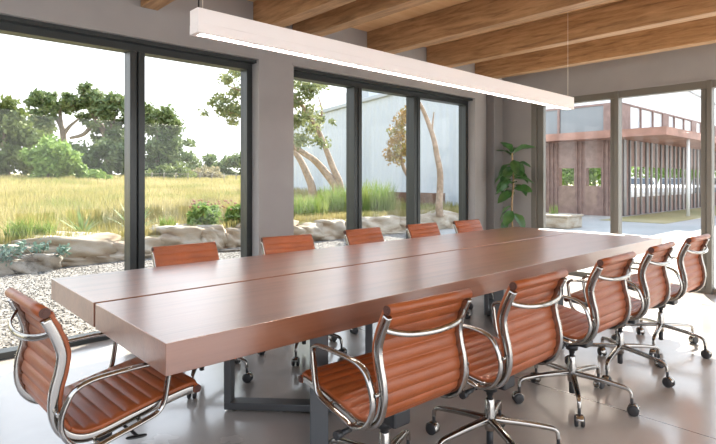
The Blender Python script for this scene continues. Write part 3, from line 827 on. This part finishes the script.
tree('cedar_tree', 'low olive cedar at the foot of the rounded pale oak', b, [([b, W(176,178,37), W(176,168,37)], .14, .05)],
     crown([(152,174,9),(164,170,10),(178,172,10),(190,178,8),(146,180,8),(172,182,8)], 37), 1800, .17, 'juniper_leaf')
# nearer tree behind the plaster panel, leaning trunks in the second window
D = 14.5
b = (*at_d(342, D), ground_z(*at_d(342, D)))
tree('leaning_tree', 'leafy tree with two leaning trunks seen left of the second mullion', b,
     [([b, W(336,188,D), W(325,172,D), W(314,160,D), W(302,152,D), W(286,140,D), W(268,118,D)], .13, .05), ([b, W(340,185,D), W(333,168,D), W(327,152,D), W(318,130,D), W(304,108,D), W(290,92,D)], .11, .04), ([W(286,140,D), W(262,126,D), W(236,114,D), W(214,110,D)], .05, .015), ([W(268,118,D), W(250,96,D), W(228,86,D)], .05, .015), ([W(318,130,D), W(322,112,D), W(318,96,D)], .04,.012)],
     crown([(300,86,10),(312,92,8),(322,84,5),(296,104,9),(308,112,8),(300,122,8),(312,128,7),(298,140,8),(318,140,6),(326,146,6),(332,122,3),(320,118,4),(266,76,14),(250,90,14),(276,100,12),(240,70,11),(228,80,7),(236,92,7),(222,100,7),(212,104,5),(232,106,8),(222,112,6),(204,112,4),(240,112,8),(256,112,10),(232,122,4),(250,66,10)], D, .6, .75, 1.15), 5200, .072, 'light_oak_leaf', 'bark_pale')
b = (*at_d(312, 17), ground_z(*at_d(312, 17)))
tree('leaning_tree', 'dark leaning trunk at the left edge of the second window', b, [([b, W(312,188,17), W(306,172,17), W(299,158,17), W(286,140,17), W(272,118,17)], .15, .06)],
     crown([(272,112,14),(262,128,12),(282,124,9)], 17, .5), 900, .09, 'light_oak_leaf', 'bark_pale')
D = 13.6
b = (*at_d(414, D), ground_z(*at_d(414, D)))
tree('young_tree', 'slim young tree with rusty green crown left of the right mullion', b, [([b, W(413,190,D), W(409,178,D), W(403,166,D), W(400,150,D), W(402,128,D), W(404,112,D)], .075, .02)],
     crown([(404,114,5),(400,122,6),(408,122,6),(398,132,7),(406,136,8),(392,140,5),(402,148,8),(394,152,7),(408,152,7),(390,158,5),(400,160,6),(410,108,4)], D, .35, .8, 1.2), 1300, .055, 'rust_leaf', 'bark_pale')
D = 13.2
b = (*at_d(440, D), ground_z(*at_d(440, D)))
tree('bare_tree', 'single upright pale trunk in the right pane of second window', b, [([b, W(439,205,D), W(440,190,D), W(440,172,D), W(437,156,D), W(434,140,D), W(428,122,D), W(421,106,D), W(412,92,D)], .10, .04), ([W(432,132,D), W(433,120,D), W(434,112,D)], .03, .012)],
     crown([(408,84,8),(400,76,9),(414,76,8)], D, .3), 500, .065, 'light_oak_leaf', 'bark_pale')

# wire fence at the far side of the meadow
fe = empty('ranch_fence', (*at_d(190, 33), ground_z(*at_d(190, 33))))
B = Vector(fe.location); ends = [gz_(u, 33) for u in range(140, 260, 12)]
for q in ends:
    q = Vector(q)-B; MB().cyl(q-Vector((0,0,.05)), q+Vector((0,0,.62)), .03, 8).build('post', M['fence_wood'], fe)
for hz in (.52,):
    MB().tube([tuple(Vector(q)-B+Vector((0,0,hz))) for q in ends], .012, 6).build('rail', M['fence_wood'], fe)
tag(fe, 'thin ranch fence crossing the far side of the meadow', 'fence')

# ------------------------------------------------------------------ metal sided building beyond the second window
mb_ = empty('metal_building', (14.0, 13.5, 0))
m = MB(); ox, oy = 14.0, 13.5
prof = [(8.6,5.0),(13.5,4.46),(20.5,3.95)]
vs = []; 
for y, h in prof:
    for x in (14.0, 15.8): vs += [(x-ox, y-oy, -.1), (x-ox, y-oy, h)]
fs = []
for i in range(2):
    a = i*4; c = a+4
    fs += [(a,a+1,c+1,c), (a+2,c+2,c+3,a+3), (a+1,a+3,c+3,c+1)]
fs += [(0,2,3,1), (8,9,11,10)]
m.add(vs, fs); m.build('siding', M['corr_y'], mb_)
q = [(13.97-ox, y-oy, h+.02) for y, h in prof]
MB().sweep(q, rrect(.12,.16,.02,1), (1,0,0), smooth=False).build('roof_trim', M['roof_trim'], mb_)
xx, y0 = 14.9, 14.7
MB().box((14.5-ox, 15.2-oy, 4.25), (15.6-ox, 16.6-oy, 4.95), bevel=.03).build('rooftop_unit', M['roof_trim'], mb_)
MB().box((13.93-ox, 8.6-oy, -.1), (14.0-ox, 20.5-oy, .42)).build('base_flashing', M['roof_trim'], mb_)
tag(mb_, 'pale blue grey corrugated metal building behind the trees', 'building')
x0, y0 = at_x(388, 13.0); x1, y1 = at_x(436, 13.0)
pl = empty('corten_planter', (13.0, (y0+y1)/2, ground_z(13.0, (y0+y1)/2)-.03)); hy = (y0-y1)/2
m = MB(); m.box((-.25,-hy,-.1), (-.20,hy,.44)).box((.35,-hy,-.1), (.40,hy,.44)).box((-.25,-hy-.05,-.1), (.40,-hy,.44)).box((-.25,hy,-.1), (.40,hy+.05,.44)).build('panels', M['corten'], pl)
MB().box((-.2,-hy,-.1), (.35,hy,.36)).build('soil', M['soil'], pl)
tag(pl, 'dark rusted steel planter at the foot of the metal building', 'planter')

# ------------------------------------------------------------------ timber and glass building beyond the end windows
CX, CY = 19.4, 7.45
bd = empty('office_building', (CX, CY, -.03))
def bx(lo, hi): return (lo[0]-CX, lo[1]-CY, lo[2]+.03), (hi[0]-CX, hi[1]-CY, hi[2]+.03)
# walls seen from the room: face running along Y at X=CX, and face running along X at Y=CY
m = MB()
oy0, oy1 = at_x(601, CX)[1], at_x(586, CX)[1]; oy2, oy3 = at_x(574, CX)[1], at_x(559, CX)[1]
zo0, zo1 = 1.05, 1.72
m.box(*bx((CX, CY+.0, -.05), (CX+.25, 16, zo0))); m.box(*bx((CX, CY, zo1), (CX+.25, 16, 2.85)))
for a, c in ((CY, oy0), (oy1, oy2), (oy3, 16)): m.box(*bx((CX, a, zo0), (CX+.25, c, zo1)))
m.build('timber_wall', M['slat'], bd)
sl = MB(); y = CY+.05
while y < 15.8:
    if not (oy0-.02 < y+.05 and y < oy1+.02) and not (oy2-.02 < y+.05 and y < oy3+.02): sl.box(*bx((CX-.05, y, -.02), (CX, y+.05, 2.8)))
    y += .16
sl.build('timber_slats', M['slat'], bd)
m = MB(); xe = 40.
m.box(*bx((CX+.9, CY, -.05), (xe, CY+.2, .62))); m.box(*bx((CX+.9, CY, 1.78), (xe, CY+.2, 2.85))); m.box(*bx((CX+.25, CY, -.05), (CX+.9, CY+.2, 2.85)))
m.build('screen_wall', M['slat'], bd)
m = MB(); x = CX+.3; k = 0
while x < xe:
    wdt = .10 if k % 4 else .22
    m.box(*bx((x, CY-.06, -.02), (x+wdt, CY, 2.8))); x += .55; k += 1
m.build('screen_posts', M['steel'], bd)
# upper storey
m = MB()
m.box(*bx((CX, CY, 2.85), (CX+.3, CY+.55, 4.05))); m.box(*bx((CX, 15.5, 2.85), (CX+.3, 16, 4.05)))
m.box(*bx((CX, CY+.55, 3.98), (CX+.3, 16, 4.05)))
yq = CY+2.2
while yq < 15.4: m.box(*bx((CX-.02, yq, 2.85), (CX+.1, yq+.09, 4.0))); yq += 1.75
m.build('upper_frame', M['slat'], bd)
MB().box(*bx((CX+.04, CY+.55, 2.85), (CX+.2, 15.5, 3.98))).build('upper_glazing', M['dark_glass'], bd)
m = MB(); x = CX+.3
m.box(*bx((CX+.3, CY, 2.85), (CX+1.05, CY+.2, 4.02)))
m.box(*bx((CX+.3, CY, 4.0), (xe, CY+.2, 4.06)))
x = CX+2.1; k = 0
while x < xe:
    if k % 3 == 2: m.box(*bx((x-.15, CY, 2.85), (x+.55, CY+.2, 4.0)))
    else: m.box(*bx((x, CY, 2.85), (x+.07, CY+.2, 4.0)))
    x += 1.3; k += 1
m.build('clerestory_frame', M['slat'], bd)
M['white_glass'] = simple('pale_glazing', (.70,.74,.76), .08, spec=.8)
MB().box(*bx((CX+1.05, CY+.06, 2.85), (xe, CY+.14, 4.0))).build('clerestory_glazing', M['white_glass'], bd)
m = MB(); yb_ = CY+2.6
vs = [(CX+.1,CY+.02,4.06),(xe,CY+.02,4.06),(xe,CY+.02,4.85),(CX+3.,CY+.02,5.55),(CX+.1,CY+.02,5.6),(CX+.1,yb_,4.06),(xe,yb_,4.06),(xe,yb_,4.85),(CX+3.,yb_,5.55),(CX+.1,yb_,5.6)]
vs = [(a-CX, b_-CY, c+.03) for a, b_, c in vs]
m.add(vs, [(0,1,2,3,4),(5,9,8,7,6),(0,4,9,5),(1,6,7,2),(2,7,8,3),(3,8,9,4),(0,5,6,1)]); m.box(*bx((CX+.1, yb_, 4.06), (CX+2.8, 16, 5.3))); m.build('white_siding', M['corr_x'], bd)
MB().sweep([(CX-CX, -.02, 5.63), (3., -.02, 5.58), (xe-CX, -.02, 4.88)], rrect(.08,.10,.02,1), (0,1,0), smooth=False).build('roof_trim', M['roof_trim'], bd)
# canopy
m = MB(); m.box(*bx((18.45, 5.65, 2.72), (xe, CY+.1, 2.98))); m.box(*bx((18.45, CY+.1, 2.72), (CX+.1, 16, 2.98)))
m.build('canopy', M['canopy'], bd)
for u in (688,):
    x_, y_ = at_y(u, 5.85); MB().cyl((x_-CX, y_-CY, -.0), (x_-CX, y_-CY, 2.75), .06, 12).build('canopy_post', M['white_post'], bd)
tag(bd, 'two storey building with rust timber screen and canopy across the patio', 'building')
# lawn strip in front
struct(MB().box((17.2, 5.3, -.1), (40, 7.2, -.015)).build('lawn_strip', M['meadow']), 'narrow dry lawn strip in front of the timber building')

# parked cars behind the screen
def car(x, y, rz, mat, label):
    e = empty('parked_car', (x, y, -.03), rz)
    side = [(-2.1,.35),(-2.15,.7),(-1.95,.92),(-1.2,1.0),(-.75,1.38),(.55,1.42),(1.15,1.02),(1.95,.86),(2.15,.62),(2.1,.35)]
    m = MB()
    n_ = len(side)
    for s_, in ((1,),):
        rows = []
        for yy_, ins in ((-.86,.06),(-.88,0),(-.5,0),(.5,0),(.88,0),(.86,.06)):
            rows.append([(px_, yy_*(1-.16*max(0, (pz_-.95)/.45)), pz_) for px_, pz_ in side])
        vs = [v for r in rows for v in r]; fs = []
        for i in range(len(rows)-1):
            for j in range(n_): fs.append((i*n_+j, i*n_+(j+1) % n_, (i+1)*n_+(j+1) % n_, (i+1)*n_+j))
        fs += [tuple(range(n_)), tuple((len(rows)-1)*n_+j for j in range(n_))]
        m.add(vs, fs, False)
    m.build('body', mat, e)
    g = MB()
    for s_ in (-1, 1):
        g.add([(-1.05,s_*.872,1.02),(1.0,s_*.872,1.02),(.5,s_*.765,1.36),(-.70,s_*.765,1.33)], [(0,1,2,3)])
    g.add([(1.12,-.7,1.05),(1.12,.7,1.05),(.60,.62,1.40),(.60,-.62,1.40)], [(0,1,2,3)])
    g.build('windows', M['car_glass'], e)
    for wx in (-1.3, 1.3):
        for wy in (-.82, .82):
            MB().lathe([(.18,-.1),(.31,-.1),(.33,-.06),(.33,.06),(.31,.1),(.18,.1)], 18, Matrix.Translation((wx, wy, .33)) @ Matrix.Rotation(PI/2, 4, 'X')).build('wheel', M['rubber'], e)
    return tag(e, label, 'car')
x_, y_ = at_d(640, 31); car(x_, y_, R(200), M['car_white'], 'white car parked behind the left end of the screen')
x_, y_ = at_d(674, 31.5); car(x_, y_, R(198), M['car_white'], 'white car parked beside the white canopy post')
x_, y_ = at_d(707, 32); car(x_, y_, R(196), M['car_grey'], 'grey car parked at the right end of the screen')
for u, v, d, lab in ((640,150,40,'green tree behind the timber screen, left of the cars'), (668,150,42,'green tree behind the parked white car'), (594,160,34,'sunlit green tree seen through the right opening of the timber wall'), (566,160,34,'sunlit green tree seen through the left opening of the timber wall'), (694,150,40,'green tree behind the grey parked car')):
    x_, y_ = at_d(u, d)
    tree('green_tree', lab, (x_, y_, -.03), [([(x_,y_,-.03), (x_,y_,1.6), (x_,y_,3.)], .16, .06)], [((x_+rt.uniform(-1.5,1.5), y_+rt.uniform(-1.5,1.5), rt.uniform(1.4,3.3)), rt.uniform(.8,1.2)) for _ in range(9)], 2200, .16, 'bush')

# stone planter bench outside the corner
x_, y_ = at_d(552, 14.6)
e = empty('stone_planter', (x_, y_, -.03))
L = 1.15
rotm = Matrix.Rotation(R(0), 4, 'Z')
MB().box((-.45,-.65,0), (.45,L,.30), bevel=.03).build('stone_block', M['limestone'], e)
cp = MB().box((-.48,-.68,.30), (.48,L+.03,.36), bevel=.02).build('coping', M['limestone'], e)
pts = np.stack([rng.uniform(-.3,.3,60), rng.uniform(-.1,L-.1,60), np.full(60,.36)], -1)
blades('sprouts', pts, rng.uniform(.12,.35,60), np.full(60,.03), M['reed'], .3, e)
tag(e, 'low pale stone planter bench on the patio beyond the corner', 'planter')

# ------------------------------------------------------------------ light
sun = bpy.data.lights.new('sun', 'SUN'); sun.energy = 8.0; sun.angle = R(.6); sun.color = (1, .93, .82)
so = bpy.data.objects.new('sun', sun); COL.objects.link(so); so.location = (14, 9, 12)
so.rotation_euler = Vector((-1, -.48, -.9)).to_track_quat('-Z', 'Y').to_euler()
wd = bpy.data.worlds.new('sky'); bpy.context.scene.world = wd; wd.use_nodes = True
nt = wd.node_tree; bg = nt.nodes['Background']
tc = nt.nodes.new('ShaderNodeTexCoord'); sx = nt.nodes.new('ShaderNodeSeparateXYZ'); rp = nt.nodes.new('ShaderNodeValToRGB')
nt.links.new(tc.outputs['Generated'], sx.inputs[0]); nt.links.new(sx.outputs[2], rp.inputs[0]); nt.links.new(rp.outputs[0], bg.inputs[0])
rp.color_ramp.elements[0].position = 0.; rp.color_ramp.elements[0].color = (1,.99,.97,1)
rp.color_ramp.elements[1].position = .8; rp.color_ramp.elements[1].color = (.62,.76,1,1)
bg.inputs[1].default_value = 1.0

sc_ = bpy.context.scene
sc_.view_settings.view_transform = 'Standard'; sc_.view_settings.look = 'None'; sc_.view_settings.gamma = 1; sc_.view_settings.use_curve_mapping = False
sc_.view_settings.exposure = 1.75
sc_.cycles.max_bounces = 10; sc_.cycles.diffuse_bounces = 5; sc_.cycles.glossy_bounces = 5; sc_.cycles.transparent_max_bounces = 24
sc_.cycles.use_denoising = True
